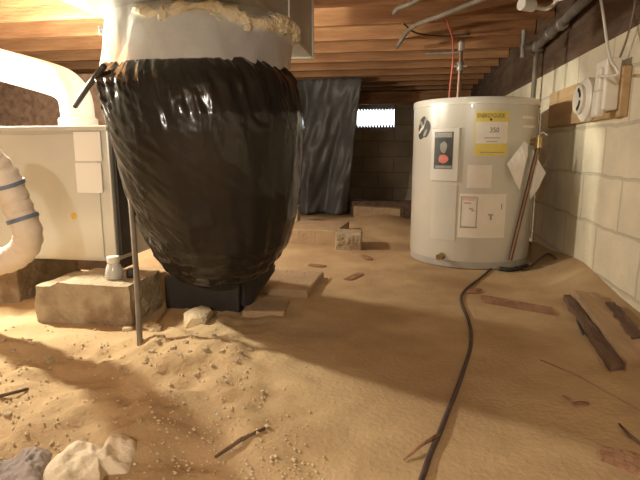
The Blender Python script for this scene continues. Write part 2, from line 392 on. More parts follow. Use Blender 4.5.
# support under the drum
tag(MB().box((-.84, 1.64, -.02), (-.56, 1.92, zb+.015)).build('support_block', M['black'], bevel=.006), 'dark block under the bulging black drum', 'block')
a = gp(252, 285)
m = MB(); m.add([(-.56, 1.66, .02), (-.55, 1.66, .12), (-.47, 1.79, .14), (-.475, 1.80, .11), (-.54, 1.67, .0), (-.55, 1.70, .02), (-.55, 1.70, .12), (-.47, 1.82, .14), (-.475, 1.83, .11), (-.54, 1.71, 0.)], [(0, 1, 2, 3, 4), (9, 8, 7, 6, 5), (0, 5, 6, 1), (1, 6, 7, 2), (2, 7, 8, 3), (3, 8, 9, 4), (4, 9, 5, 0)])
tag(m.build('plastic_flap', M['black'], bevel=.003), 'dark flap of black plastic sticking out right of the block under the drum', 'plastic flap')
# hanging rod
r0 = gp(140, 345); r1 = on(1, 1.50, 130, 190)
tag(MB().tube(spline([r0-Vector((0, 0, .01)), r0.lerp(r1, .5)+Vector((.003, 0, 0)), r1], 6), .0085, 10).build('metal_rod', M['conduit'], smooth=True), 'thin upright rod leaning between the black drum and the concrete block', 'rod')

# ---------------------------------------------------------------- furnace
FY = 1.65; FX0, FX1, FZ0, FZ1 = -2.25, -1.025, .165, .655
f_ = empty('furnace', (-1.6, FY+.3, FZ0), 'pale grey metal horizontal furnace cabinet on concrete blocks', 'furnace')
MB().box((FX0, FY, FZ0), (FX1, FY+.52, FZ1)).build('cabinet', M['furnace'], f_, bevel=.006)
MB().box((FX0+.02, FY-.006, FZ0+.012), (FX1-.045, FY, FZ1-.03)).build('front_panel', M['furnace'], f_, bevel=.003)
MB().box((FX0, FY-.010, FZ1-.018), (FX1, FY, FZ1-.002)).build('top_flange', M['furnace'], f_, bevel=.002)
for (x0, y0, x1, y1) in ((73, 132, 102, 161), (75, 163, 103, 193)):
    a = on(1, FY-.007, x0, y0); b = on(1, FY-.007, x1, y1)
    tag(MB().box((a.x, FY-.0075, b.z), (b.x, FY-.006, a.z)).build('sticker', M['sticker'], f_), 'plain white sticker')
a = on(1, FY-.007, 74, 216)
tag(MB().lathe([(.012, -.0078), (.012, -.006)], (a.x, FY, a.z), 20, 'y').build('sticker', M['sticker_y'], f_), 'small orange round sticker')
MB().box((FX1-.002, FY+.02, FZ0+.02), (FX1+.012, FY+.10, FZ1-.02)).build('side_flange', M['dark_metal'], f_, bevel=.003)
# far support blocks under furnace
for xx in (-2.15, -1.62):
    tag(MB().box((xx, 1.62, -.04), (xx+.2, 2.0, .165)).build('concrete_block', M['concrete'], bevel=.006), 'concrete block supporting the hidden left part of the furnace', 'block', 'blocks under the furnace left end')
# near block, worn
bl0, bl1 = gp(40, 325), gp(150, 322)
m = MB(); N1, N2, N3 = 30, 14, 10
X0, X1, Y0, Y1 = -1.20, -.865, 1.44, 1.66
bm = bmesh.new(); bmesh.ops.create_cube(bm, size=1); bmesh.ops.subdivide_edges(bm, edges=bm.edges, cuts=11, use_grid_fill=True)
vs = []
for v in bm.verts:
    p = Vector((X0+(v.co.x+.5)*(X1-X0), Y0+(v.co.y+.5)*(Y1-Y0), -.03+(v.co.z+.5)*.166))
    p += Vector((noise.noise(p*14), noise.noise(p*14+Vector((7, 0, 0))), noise.noise(p*14+Vector((0, 7, 0)))*.4))*.014
    if p.z > .125 and p.x < -1.12: p.z -= .012
    vs.append(p)
m.add(vs, [tuple(v.index for v in f.verts) for f in bm.faces]); bm.free()
tag(m.build('concrete_block', M['concrete'], smooth='auto'), 'rough worn concrete block under the right front corner of the furnace', 'block')
ftop = MB()   # the furnace corner rests on a shim
tag(MB().box((-1.19, FY+.005, .128), (-1.03, FY+.15, FZ0)).build('shim_board', M['plank_d'], bevel=.003), 'dark shim between the furnace and its worn concrete block', 'shim')
# glass jar on the block
jx, jy = on(1, 1.52, 113, 278).x, 1.53
j = empty('glass_jar', (jx, jy, .136), 'small clear glass jar standing on the worn concrete block', 'jar')
MB().lathe([(.001, .0), (.024, .0), (.028, .006), (.030, .022), (.026, .042), (.019, .056), (.018, .060), (.016, .060), (.017, .054), (.024, .040), (.027, .022), (.025, .008), (.001, .005)], (jx, jy, .134), 28, cap=False).build('jar_body', M['glass'], j, smooth=True)
MB().lathe([(.0195, .058), (.021, .060), (.021, .078), (.019, .080), (.001, .080)], (jx, jy, .134), 28).build('lid', M['white_plastic'], j, smooth='auto')
# black cap next to it
tag(MB().rock((jx+.052, 1.55, .150), .016, .02, .03, 3, 2, .3).build('plastic_scrap', M['black'], smooth=True), 'small black plastic scrap beside the glass jar', 'scrap')

# ---------------------------------------------------------------- white exhaust pipe with elbow
p0 = on(1, 1.86, 0, 68)
m = MB(); cen = [(-2.2, 1.86, 1.06), (-1.9, 1.86, .98), (-1.6, 1.86, .905), (-1.38, 1.86, .845), (-1.315, 1.86, .815), (-1.285, 1.86, .775), (-1.278, 1.86, .72), (-1.278, 1.86, .655)]
fp = empty('exhaust_pipe', (-1.278, 1.86, .655), 'thick white pipe bending down into the top of the furnace', 'pipe')
m.tube(spline(cen, 6), .062, 24).build('pipe_run', M['pvc'], fp, smooth='auto')
MB().lathe([(.070, .655), (.072, .66), (.072, .69), (.066, .695)], (-1.278, 1.86, 0), 32).build('pipe_collar', M['pvc'], fp, smooth='auto')
# flexible duct at the left edge, with blue tape
pts = [on(1, 1.22, -40, 150), on(1, 1.25, -16, 156), on(1, 1.28, 4, 176), on(1, 1.30, 17, 205), on(1, 1.31, 28, 234), on(1, 1.32, 21, 252), on(1, 1.33, 0, 262), on(1, 1.36, -40, 266), (-1.55, 1.40, .12), (-1.7, 1.42, .06)]
sp = spline(pts, 8)
fx = empty('flexible_pipe', sp[-1], 'pale flexible pipe banded with blue tape curling in front of the furnace', 'pipe')
m = MB(); R = [.040+.0025*math.sin(i*2.1) for i in range(len(sp))]
m.tube(sp, R, 24).build('hose', M['flex'], fp if False else fx, smooth='auto')
for i0 in (18, 27):
    MB().tube([sp[i0], sp[i0].lerp(sp[i0+1], .5), sp[i0+1]], .0445, 24).build('tape_band', M['tape_b'], fx, smooth='auto')
# dark clutter behind the furnace, upper left
tag(MB().box((-3.4, 3.5, -.06), (-1.55, 3.7, 1.12)).build('partition_panel', M['plank_d'], org=(0, 0, 0)), 'dark purplish brown partition behind the furnace at the upper left', 'partition')

# ---------------------------------------------------------------- water heater
HX, HY, HR, HZ = .358, 2.745, .305, .812
wh = empty('water_heater', (HX, HY, 0), 'short pale grey cylindrical electric water heater covered in labels', 'water heater')
MB().lathe([(HR-.006, .03), (HR, .045), (HR, HZ-.035), (HR-.004, HZ-.03)], (HX, HY, 0), 96).build('tank', M['heater'], wh, smooth='auto')
MB().lathe([(HR-.012, 0), (HR-.004, .004), (HR-.003, .036), (HR-.012, .042)], (HX, HY, 0), 96).build('base_ring', M['heater_base'], wh, smooth='auto')
MB().lathe([(HR-.01, HZ-.036), (HR+.004, HZ-.034), (HR+.005, HZ-.010), (HR, HZ-.002), (HR-.012, HZ), (.001, HZ+.004)], (HX, HY, 0), 96).build('lid', M['heater_lid'], wh, smooth='auto')
def hc(px, py):
    """pixel -> (theta, z) on the tank"""
    d = ray(px, py); o = Vector((0, 0, H)); ox, oy = o.x-HX, o.y-HY
    A = d.x**2+d.y**2; B = 2*(ox*d.x+oy*d.y); Cc = ox*ox+oy*oy-HR*HR
    D = max(0, B*B-4*A*Cc); t = (-B-math.sqrt(D))/(2*A); p = o+d*t
    return math.atan2(p.y-HY, p.x-HX), p.z
def cyl(th, z, dr): return Vector((HX+(HR+dr)*math.cos(th), HY+(HR+dr)*math.sin(th), z))
def patch(mb, t0, t1, z0, z1, d0, d1, n=10):
    """curved slab on the tank between radii HR+d0 and HR+d1"""
    for i in range(n):
        a, b = t0+(t1-t0)*i/n, t0+(t1-t0)*(i+1)/n
        mb.add([cyl(a, z0, d0), cyl(b, z0, d0), cyl(b, z1, d0), cyl(a, z1, d0), cyl(a, z0, d1), cyl(b, z0, d1), cyl(b, z1, d1), cyl(a, z1, d1)],
               [(0, 3, 2, 1), (4, 5, 6, 7), (0, 1, 5, 4), (2, 3, 7, 6)]+([(3, 0, 4, 7)] if i == 0 else [])+([(1, 2, 6, 5)] if i == n-1 else []))
    return mb
def ppatch(x0, y0, x1, y1, d0, d1, mb=None):
    xm, ym = (x0+x1)/2, (y0+y1)/2
    t0, _ = hc(x0, ym); t1, _ = hc(x1, ym); _, z1 = hc(xm, y0); _, z0 = hc(xm, y1)
    return patch(mb or MB(), t0, t1, z0, z1, d0, d1)
def blob(x, y, rx, ry, d, mb=None, seed=None, n=24, tilt=0):
    mb = mb or MB(); th, z = hc(x, y); t1, _ = hc(x+rx, y); _, z1 = hc(x, y-ry); a = t1-th; b = z1-z
    vs = [cyl(th, z, d)]
    for i in range(n):
        q = 2*PI*i/n; k = 1+(.25*noise.noise(Vector((math.cos(q)*1.5, math.sin(q)*1.5, seed))) if seed else 0)
        u = k*math.cos(q); v = k*math.sin(q); u, v = u*math.cos(tilt)-v*math.sin(tilt)*(ry/rx), v*math.cos(tilt)+u*math.sin(tilt)*(rx/ry)
        vs.append(cyl(th+a*u, z+b*v, d))
    return mb.add(vs, [(0, i+1, (i+1) % n+1) for i in range(n)])
# upper access panel with the black label
ap = ppatch(432, 128, 459, 181, -.002, .008).build('access_panel', M['panel'], wh, bevel=.002)
lb = ppatch(435.5, 132, 453.5, 169, .0078, .009).build('black_label', M['ink'], ap)
ppatch(436, 132.6, 453, 137.5, .0088, .0096).build('label_print', M['ink_grey'], ap)
ppatch(436, 165.5, 453, 168.4, .0088, .0096).build('label_print', M['ink_grey'], ap)
o = blob(444.5, 147, 3.6, 5.6, .0100, seed=3).build('label_print', M['ink_grey'], ap); o['label'] = 'grey oval emblem'
o = blob(444, 159, 5.2, 4.2, .0100, seed=5).build('label_print', M['red'], ap); o['label'] = 'red oval emblem'
# lower recessed panel outline
ppatch(431, 184, 456, 240, -.002, .003).build('access_panel', M['heater'], wh, bevel=.001)
# energy label
eg = ppatch(475, 111, 508, 156, -.001, .0012).build('energy_label', M['yellow'], wh)
ppatch(476, 122, 507.3, 143.5, .001, .002).build('label_field', M['paper_w'], eg)
for q in ((484, 137.5, 500, 138.3), (486, 141, 497, 141.8), (480, 152, 504, 152.8)): ppatch(*q, .001, .0026).build('label_print', M['ink_grey'], eg)
def text_on(body, x, y, w, h, material, parent, name='lettering', bold=0.):
    cu = bpy.data.curves.new(name, 'FONT'); cu.body = body; cu.align_x = 'CENTER'; cu.align_y = 'CENTER'; cu.size = 1; cu.offset = 0
    to = bpy.data.objects.new(name, cu); C.objects.link(to)
    me = bpy.data.meshes.new_from_object(to.evaluated_get(bpy.context.evaluated_depsgraph_get()))
    C.objects.unlink(to); bpy.data.objects.remove(to); bpy.data.curves.remove(cu)
    xs_ = [v.co.x for v in me.vertices]; ys_ = [v.co.y for v in me.vertices]
    cx, cy = (min(xs_)+max(xs_))/2, (min(ys_)+max(ys_))/2; wx, wy = max(xs_)-min(xs_), max(ys_)-min(ys_)
    th, z = hc(x, y); t0, _ = hc(x-w/2, y); t1, _ = hc(x+w/2, y); _, z0 = hc(x, y+h/2); _, z1 = hc(x, y-h/2)
    mb = MB(); mb.add([cyl(th+(t1-t0)*(v.co.x-cx)/wx, z+(z1-z0)*(v.co.y-cy)/wy, .0026) for v in me.vertices], [tuple(p.vertices) for p in me.polygons])
    return mb.build(name, material, parent)
bpy.context.view_layer.update()
text_on('ENERGYGUIDE', 491.5, 115.5, 27, 4.2, M['ink'], eg, bold=.02)
text_on('350', 494.5, 130, 9, 5, M['ink'], eg, bold=.03)
blob(491, 119.5, 1.2, 1.4, .0022).build('label_print', M['ink'], eg)
# square label
sq = ppatch(467, 165, 491.5, 188, -.001, .0015).build('paper_label', M['paper'], wh)
m = MB(); ppatch(474, 170.5, 482, 174.5, .0012, .0022, m); m.build('label_print', M['paper_w'], sq)
# big instruction label
il = ppatch(458.5, 194, 505, 238, -.001, .0015).build('instruction_label', M['paper'], wh)
m = MB(); ppatch(460.5, 197, 461.5, 228, .0012, .0024, m); ppatch(476, 197, 477, 228, .0012, .0024, m); ppatch(460.5, 226.5, 477, 228, .0012, .0024, m); ppatch(460.5, 196.6, 477, 197.5, .0012, .0024, m)
m.build('label_border', M['ink_grey'], il)
ppatch(462, 198, 475.5, 200.5, .0012, .0024).build('label_print', M['pink'], il)
for q in ((464, 202.5, 471, 203.6), (469, 208, 473, 209.4), (471, 210, 474.5, 211.2), (501, 204, 502, 209.5)): ppatch(*q, .0012, .0024).build('label_print', M['ink_grey'], il)
m = MB(); ppatch(488, 214, 493, 215.5, .0012, .0024, m); ppatch(489.7, 215, 491.5, 220, .0012, .0024, m); m.build('label_print', M['ink_grey'], il)
# dark oval maker's decal
dc = blob(423.3, 129, 6.0, 11.5, .0012, seed=9, tilt=-.12).build('decal', M['ink'], wh)
m = MB(); blob(421.6, 123.5, 1.1, 4.5, .0020, m, seed=4, tilt=.35); blob(425.6, 121.5, 1.2, 3.4, .0021, m, seed=6, tilt=-.3)
blob(425.5, 133, 1.3, 4.0, .0022, m, seed=8, tilt=-.45)
m.build('decal_highlight', M['ink_grey'], dc)
m = MB(); blob(422, 129.5, 1.1, 5.0, .0030, m, seed=2, tilt=-.55); m.build('decal_stripe', M['paper'], dc)
# lid screw / vent stickers on right
for y0 in (116, 125): ppatch(523, y0, 535, y0+2.7, -.001, .0012).build('small_label', M['paper'], wh)
# drain valve
th, z = hc(442, 256); d = Vector((math.cos(th), math.sin(th), 0))
dv = MB(); c = cyl(th, z, 0); dv.tube([c-d*.005, c+d*.006, c+d*.0065, c+d*.028, c+d*.0285, c+d*.038], [.018, .018, .010, .010, .015, .015], 18).build('drain_valve', M['brass'], wh, smooth='auto')
# relief valve and discharge pipe on the right side
th, z = hc(531, 142); c = cyl(th, z, 0); d = Vector((math.cos(th), math.sin(th), 0))
e = c+d*.035
rv = MB(); rv.tube([c-d*.005, c+d*.05], .014, 14); rv.tube([e+Vector((0, 0, -.028)), e+Vector((0, 0, .022)), e+Vector((0, 0, .024)), e+Vector((0, 0, .03))], [.019, .019, .012, .012], 14)
rvo = rv.build('relief_valve', M['brass'], wh, smooth='auto')
MB().tube([e+Vector((-.004, 0, .03)), e+Vector((.016, -.01, .045)), e+Vector((.032, -.02, .03))], .0035, 8).build('valve_lever', M['white_plastic'], rvo, smooth=True)
be = gp(509, 268); pe = Vector((be.x, be.y, .06)); 
pe = on(1, 2.47, 510, 260)
MB().tube([e+Vector((0, 0, -.022)), pe], .0095, 14).build('discharge_pipe', M['copper'], wh, smooth='auto')
# top connections
for (px, r, mt, nm) in ((449, .0045, 'red_wire', 'power_wire'), (458, .010, 'galv', 'water_pipe')):
    a = on(1, 2.72, px, 97); 
    if nm == 'power_wire':
        P = [(a.x, 2.72, HZ-.002), (a.x+.004, 2.72, .9), (a.x+.012, 2.72, 1.03), (a.x+.004, 2.73, 1.13), (a.x-.004, 2.85, 1.20), (a.x-.008, 3.0, 1.285)]
        MB().tube(spline(P, 6), r, 8).build(nm, M[mt], wh, smooth=True)
        MB().lathe([(.022, HZ), (.022, HZ+.008), (.010, HZ+.014)], (a.x, 2.72, 0), 20).build('wire_bushing', M['heater_lid'], wh, smooth='auto')
    else:
        wp = MB().tube([(a.x+.001, 2.72, HZ-.002), (a.x+.004, 2.72, 1.00), (a.x+.005, 2.72, 1.11)], r, 14).build(nm, M['copper'], wh, smooth='auto')
        MB().lathe([(.016, -.022), (.018, -.018), (.018, .018), (.016, .022)], (a.x+.004, 2.72, .985), 16).build('shutoff_valve', M['galv'], wp, smooth='auto')
        MB().tube([(a.x-.028, 2.712, .985), (a.x+.036, 2.712, .985)], .006, 10).build('valve_handle', M['duct_seam'], wp, smooth='auto')
        MB().tube([(a.x+.005, 2.72, 1.053), (a.x-.17, 2.73, 1.053)], .008, 12).build('branch_pipe', M['galv'], wp, smooth='auto')
        MB().lathe([(.014, 1.06), (.016, 1.064), (.016, 1.10), (.013, 1.104)], (a.x+.005, 2.72, 0), 16).build('coupling', M['galv'], wp, smooth='auto')
# second (hot) pipe elbow hidden behind: omitted as unseen
# papers hanging at the valve
sh = empty('instruction_papers', e-Vector((0, 0, .2)), 'creased white papers hanging behind the copper discharge pipe of the heater', 'papers')
def crumple(poly, yy, amp, seed, name, mt, parent=None, nn=10, th=.0015):
    pts3 = [on(1, yy, a, b) for a, b in poly]
    bm = bmesh.new(); f = bm.faces.new([bm.verts.new(p) for p in pts3]); bmesh.ops.triangulate(bm, faces=[f])
    bmesh.ops.subdivide_edges(bm, edges=bm.edges, cuts=4, use_grid_fill=True)
    for v in bm.verts: v.co.y += amp*noise.noise(v.co*14+Vector((seed, 0, 0)))
    bmesh.ops.recalc_face_normals(bm, faces=bm.faces); bm.verts.index_update()
    mb = MB().add([v.co.copy() for v in bm.verts], [tuple(v.index for v in f.verts) for f in bm.faces]); bm.free()
    return mb.build(name, mt, parent, solid=th)
crumple([(507, 164), (524, 141), (528, 144), (527, 156), (520, 190), (515, 182)], 2.45, .02, 1, 'sheet', M['paper_w'], sh)
crumple([(532, 148), (546, 173), (539, 180), (537, 190), (529, 202), (520, 200), (526, 176)], e.y+.05, .02, 5, 'sheet', M['paper_w'], sh)

# ---------------------------------------------------------------- floor cable and leak hose
cab = [(546, 262), (541, 253), (528, 251), (514, 257), (503, 262), (492, 269), (480, 279), (468, 288), (461.5, 296), (462, 306), (468, 320), (471, 335), (470, 350), (464, 370), (456, 393), (447, 415), (438, 438), (430, 456), (424, 474), (418, 492)]
P = [gp(a, b, .004) for a, b in cab]
for i, (x_, y_) in enumerate(((.74, 2.50), (.72, 2.56), (.66, 2.50), (.585, 2.46))): P[i] = Vector((x_, y_, ground(x_, y_)+.005+(.03 if i in (1, 2) else 0)))
tag(MB().tube(spline(P, 5), .0055, 8).build('floor_cable', M['cable'], smooth=True), 'long dark cable snaking over the dirt from the heater base to the viewer', 'cable')
a = gp(430, 467, .004); b = gp(404, 461, .003)
tag(MB().tube([P[-4]+Vector((.0, 0, .002)), P[-4].lerp(b, .5)+Vector((0, 0, .006)), b], [.005, .003, .002], 8).build('twig', M['bark'], smooth=True), 'tiny twig touching the near end of the dark cable', 'twig')
pts = [gp(*q, .012) for q in ((499, 271), (508, 272), (518, 271), (527, 268))]
tag(MB().tube(spline(pts, 4), .010, 10).build('hose_scrap', M['black'], smooth=True), 'short black hose scrap lying against the base of the heater', 'hose')
pts = [gp(*q, .006) for q in ((462, 291), (470, 294), (480, 298), (484, 293))]
tag(MB().rock(gp(474, 292, .004), .05, .02, .012, 6, 2, .5).build('wood_chip', M['bark'], smooth='auto'), 'flat reddish wood chip where the dark cable bends in front of the heater', 'wood chip')

# ---------------------------------------------------------------- side wall board and devices
bo = [on(0, .79, 571, 124), on(0, .79, 632, 117)]
BY0, BY1 = 2.02, 2.95
tag(MB().box((.772, BY0, .690), (.80, BY1, .868)).build('mounting_board', M['board'], bevel=.003), 'tan wooden board fixed to the pale block wall behind the white devices', 'board')
al = empty('alarm', (.772, 2.315, .778), 'round white alarm with dark slots mounted on the wooden board', 'alarm')
c = (.772, 2.315, .778)
MB().lathe([(.086, 0), (.088, -.004), (.088, -.030), (.070, -.042), (.056, -.0425), (.001, -.043)], c, 48, 'x').build('housing', M['white_plastic'], al, smooth='auto')
for a0, a1 in ((100, 160), (200, 258)):
    m = MB()
    pts = [Vector((.772-.0425, 2.315+.044*math.cos(math.radians(a0+(a1-a0)*i/8)), .778+.044*math.sin(math.radians(a0+(a1-a0)*i/8)))) for i in range(9)]
    m.tube(pts, .0065, 6)
    for v in m.v: v.x = .772-.0435+(v.x-.772+.0425)*.3
    m.build('vent_slot', M['black'], al)
MB().lathe([(.060, -.0425), (.060, -.054), (.055, -.058), (.001, -.059)], (.772, 2.315, .778), 40, 'x').build('face_ring', M['white_plastic'], al, smooth='auto')
for a0, a1 in ((105, 170), (190, 255)):
    m = MB()
    pts = [Vector((.7125, 2.315+.040*math.cos(math.radians(a0+(a1-a0)*i/8)), .778+.040*math.sin(math.radians(a0+(a1-a0)*i/8)))) for i in range(9)]
    m.tube(pts, .009, 6)
    for v in m.v: v.x = .7125+(v.x-.7125)*.3
    m.build('vent_slot', M['black'], al)
jb = empty('junction_box', (.772, 2.12, .70), 'tall white plastic outlet box beside the round alarm on the board', 'outlet box')
MB().box((.722, 2.04, .715), (.772, 2.15, .90)).build('box_body', M['white_plastic'], jb, bevel=.006)
MB().box((.705, 2.06, .692), (.735, 2.115, .79)).build('plug_adapter', M['white_plastic'], jb, bevel=.008)
MB().box((.710, 2.065, .79), (.722, 2.115, .87)).build('cover', M['white_plastic'], jb, bevel=.004)
w0 = [Vector((.706, 2.20, .86)), on(0, .70, 618, 74), on(0, .70, 611, 60), on(0, .70, 607, 42), on(0, .70, 604, 20), on(0, .70, 600, -4)]
w0[0] = Vector((.71, 2.08, .84))
MB().tube(spline(w0, 6), .005, 8).build('cord', M['white_plastic'], jb, smooth=True)
w1 = [Vector((.76, 2.07, .87)), on(0, .775, 622, 52), on(0, .775, 628, 34), on(0, .775, 634, 10), on(0, .775, 636, -14)]
MB().tube(spline(w1, 6), .0035, 8).build('cord', M['conduit'], jb, smooth=True)['label'] = 'thinner cord'

# ---------------------------------------------------------------- overhead pipes
wp = empty('side_water_pipe', (.752, 3.2, 1.0), 'old grey water pipe running under the joists along the block wall', 'pipe')
MB().tube([(.752, 3.24, 1.16), (.748, 2.6, 1.19), (.745, 1.9, 1.22), (.742, .8, 1.24)], .022, 14).build('pipe_run', M['galv'], wp, smooth='auto')
MB().tube([(.752, 3.23, .05), (.752, 3.23, 1.16)], .014, 14).build('drop_pipe', M['conduit'], wp, smooth='auto')
m = MB(); m.rock((.752, 3.23, 1.16), .05, .05, .05, 2, 2, .15); m.tube([(.66, 3.2, 1.16), (.752, 3.23, 1.16)], .018, 12)
m.tube([(.67, 3.2, 1.10), (.67, 3.2, 1.25)], .014, 12)
m.build('pipe_fitting', M['galv'], wp, smooth='auto')
for yy in (2.95, 2.75):
    MB().lathe([(.027, -.02), (.031, -.015), (.031, .015), (.027, .02)], (.75, yy, 1.177), 16, 'y').build('coupling', M['galv'], wp, smooth='auto')
cz = JB-.018
P = [flo(*q, cz) for q in ((397, 47), (411, 28), (440, 16), (482, -1), (520, -18))]
tag(MB().tube(spline(P, 6), .013, 10).build('grey_conduit', M['conduit'], smooth=True), 'grey conduit running diagonally under the joists above the heater', 'conduit')
P = [flo(*q, cz+.002) for q in ((394, 13), (399, 8), (412, 3), (426, -6))]
tag(MB().tube(spline(P, 5), .012, 10).build('grey_conduit', M['conduit'], smooth=True), 'short end of grey conduit at the top of view, left of the longer conduit', 'conduit')
P = [flo(*q, cz+.006) for q in ((404, 24), (414, 32), (428, 35), (446, 36), (470, 34))]
tag(MB().tube(spline(P, 5), .005, 8).build('thin_cable', M['black'], smooth=True), 'thin dark cable under the joists crossing the grey conduit', 'cable')
wf = empty('white_fitting', flo(527, 5, JB-.03), 'white plastic fitting with a curved pipe under the joists', 'pipe fitting')
a = flo(521, 4, JB-.032); b = flo(533, 6, JB-.032)
MB().tube([a, b], .028, 16).build('fitting', M['white_plastic'], wf, smooth='auto', bevel=.003)
P = [flo(*q, JB-.032) for q in ((532, 6), (545, 9), (553, 5), (557, 0), (566, -3))]
MB().tube(spline(P, 5), .010, 10).build('curved_pipe', M['white_plastic'], wf, smooth='auto')

# ---------------------------------------------------------------- far end: hanging sheet, boards, blocks
m = MB(); A = on(1, 5.2, 288, 150).x; B = on(1, 5.2, 352, 150).x; nx_, nz_ = 60, 40; zt = JB; zl = ground(-.9, 5.2)+.01
for i in range(nz_+1):
    f = i/nz_; z = zt+(zl-zt)*f
    for j in range(nx_+1):
        u = j/nx_; x_ = A-.25+(B+.10*(1-f)**2-.08*f*(f-.3)-A+.25)*u
        yv = 5.2+.05*noise.noise(Vector((u*14+f*3, f*7, 2)))+.07*math.sin(u*17+f*2)*(.3+.7*f)+.05*noise.noise(Vector((u*5, f*4, 0)))+.05*math.sin(u*6-f*5)
        m.v.append(Vector((x_, yv, z+.04*noise.noise(Vector((u*4, 0, 7)))*f)))
m.f = [(i*(nx_+1)+j, i*(nx_+1)+j+1, (i+1)*(nx_+1)+j+1, (i+1)*(nx_+1)+j) for i in range(nz_) for j in range(nx_)]
for v in m.v: v.z = max(v.z, ground(v.x, v.y)+.004)
for v in m.v: v.z = min(v.z, JB-.002)
tag(m.build('plastic_sheet', M['tarp'], smooth=True, solid=.003), 'rumpled grey plastic sheet hanging from the joists left of the vent', 'sheet')
def slab(name, a, b, y0, y1, h, mt, label, cat, rotz=0, tilt=0, group=None, sink=.01, bevel=.006):
    """board/slab with front corners at world x a..b, depth y0..y1, height h resting on the ground"""
    cx, cy = (a+b)/2, (y0+y1)/2; z = ground(cx, cy)-sink
    R_ = Matrix.Rotation(rotz, 3, 'Z') @ Matrix.Rotation(tilt, 3, 'Y')
    return tag(MB().box((a, y0, z), (b, y1, z+h), R_).build(name, mt, bevel=bevel), label, cat, group)
slab('loose_board', -.46, .02, 4.72, 4.80, .11, M['plank_t'], 'pale timber board lying below the vent near the far wall', 'board', rotz=-.35, sink=.0)
slab('small_block', -.835, -.745, 3.55, 3.65, .15, M['concrete'], 'small upright pale block just right of the black drum, far back', 'block')
slab('paving_slab', -.70, -.36, 2.95, 3.35, .10, M['slab'], 'low tan slab half buried in dirt on the far floor', 'slab', rotz=-.08)
slab('paving_slab', -.375, -.225, 2.82, 3.0, .105, M['concrete'], 'squarish tan block at the right end of the low slab on the far floor', 'block', rotz=.05)
slab('paving_slab', -.62, -.345, 1.86, 2.18, .045, M['slab'], 'flat pale slab on the dirt right beside the black drum', 'slab', rotz=-.05, sink=.015)
slab('paving_slab', -.55, -.40, 1.62, 1.78, .035, M['slab'], 'smaller flat slab on the dirt in front of the black flap', 'slab', rotz=.1, sink=.015)
slab('loose_board', -.6, .3, 5.35, 5.5, .16, M['plank_d'], 'dark timber lying on the ground along the far wall', 'timber', rotz=.05)

# ---------------------------------------------------------------- right floor timber
def strip(name, quad, h, mt, label, cat, seed=1, amp=.004, cuts=10, up=0.):
    """flat piece of timber from four ground pixels (near-left, near-right, far-right, far-left)"""
    p = [gp(*q) for q in quad]; m = MB(); n1, n2 = 24, 4
    top = []; 
    for i in range(n1+1):
        f = i/n1
        for j in range(n2+1):
            g_ = j/n2; a = p[0].lerp(p[3], f); b = p[1].lerp(p[2], f); c_ = a.lerp(b, g_)
            edge = .5 if j in (0, n2) else 0
            c_ += (b-a).normalized()*amp*noise.noise(Vector((f*8, g_*2, seed)))*(2 if edge else 1)
            zz = max(p[0].z, p[1].z)*(1-f)+max(p[2].z, p[3].z)*f
            m.v.append(Vector((c_.x, c_.y, zz+h+up+amp*.5*noise.noise(Vector((f*14, g_*5, seed+3))))))
    k = len(m.v); m.v += [Vector((v.x, v.y, v.z-h-.012)) for v in m.v]
    W = n2+1
    for i in range(n1):
        for j in range(n2):
            q = (i*W+j, i*W+j+1, (i+1)*W+j+1, (i+1)*W+j); m.f.append(q); m.f.append(tuple(k+t for t in reversed(q)))
        m.f.append((i*W, (i+1)*W, k+(i+1)*W, k+i*W)); m.f.append((i*W+n2, k+i*W+n2, k+(i+1)*W+n2, (i+1)*W+n2))
    for j in range(n2):
        m.f.append((j, k+j, k+j+1, j+1)); a = n1*W+j; m.f.append((a, a+1, k+a+1, k+a))
    return tag(m.build(name, mt), label, cat)
strip('timber_strip', [(610, 372), (624, 370), (570, 299), (563, 300)], .018, M['plank_d'], 'narrow dark timber strip lying on the dirt along the left edge of a tan board', 'timber strip', 1, .005)
strip('loose_board', [(626, 372), (652, 362), (598, 300), (574, 300)], .016, M['plank_t'], 'flat tan board lying on the dirt at the right near the block wall', 'board', 2, .004, up=.006)
strip('timber_offcut', [(630, 349), (646, 344), (614, 309), (604, 311)], .024, M['plank_d'], 'dark broken timber offcut nearest the block wall at the right edge', 'timber', 3, .007)
strip('timber_offcut', [(601, 461), (650, 480), (648, 462), (598, 450)], .012, M['bark'], 'reddish splintered offcut at the lower right corner of the floor', 'timber', 4, .004)
def scrap(px, py, sx, sy, sz, seed, mt, name, label, cat, group=None, rough=.5, up=.3):
    p = gp(px, py); return tag(MB().rock(p+Vector((0, 0, sz*up)), sx, sy, sz, seed, 2, rough).build(name, mt, smooth='auto'), label, cat, group)
strip('wood_strip', [(484, 303), (556, 316), (552, 309), (480, 296)], .007, M['bark'], 'long reddish bark strip on the dirt right of the cable bend', 'wood strip', 6, .004)
scrap(581, 405, .026, .012, .006, 2.1, M['bark'], 'wood_chip', 'reddish wood chip alone on the bare dirt, below the timber strip', 'wood chip')
tag(MB().tube([gp(562, 396, .002), gp(568, 400, .004), gp(575, 404, .004)], [.001, .003, .003], 6).build('twig', M['bark'], smooth=True), 'small twig pointing at the reddish wood chip', 'twig')
tag(MB().tube([gp(619, 425, .003), gp(628, 437, .006), gp(641, 446, .004)], [.002, .004, .003], 6).build('twig', M['plank_d'], smooth=True), 'dark twig at the right edge above the splintered offcut', 'twig')
tag(MB().tube([gp(540, 360, .001), gp(575, 375, .002), gp(640, 411, .001)], .0012, 5).build('thin_wire', M['bark'], smooth=True), 'hair thin wire crossing the bare dirt at the right', 'wire')
tag(MB().tube([gp(577, 322, .004), gp(583, 336, .006)], .003, 6).build('twig', M['black'], smooth=True), 'short dark splinter left of the dark timber strip', 'twig')
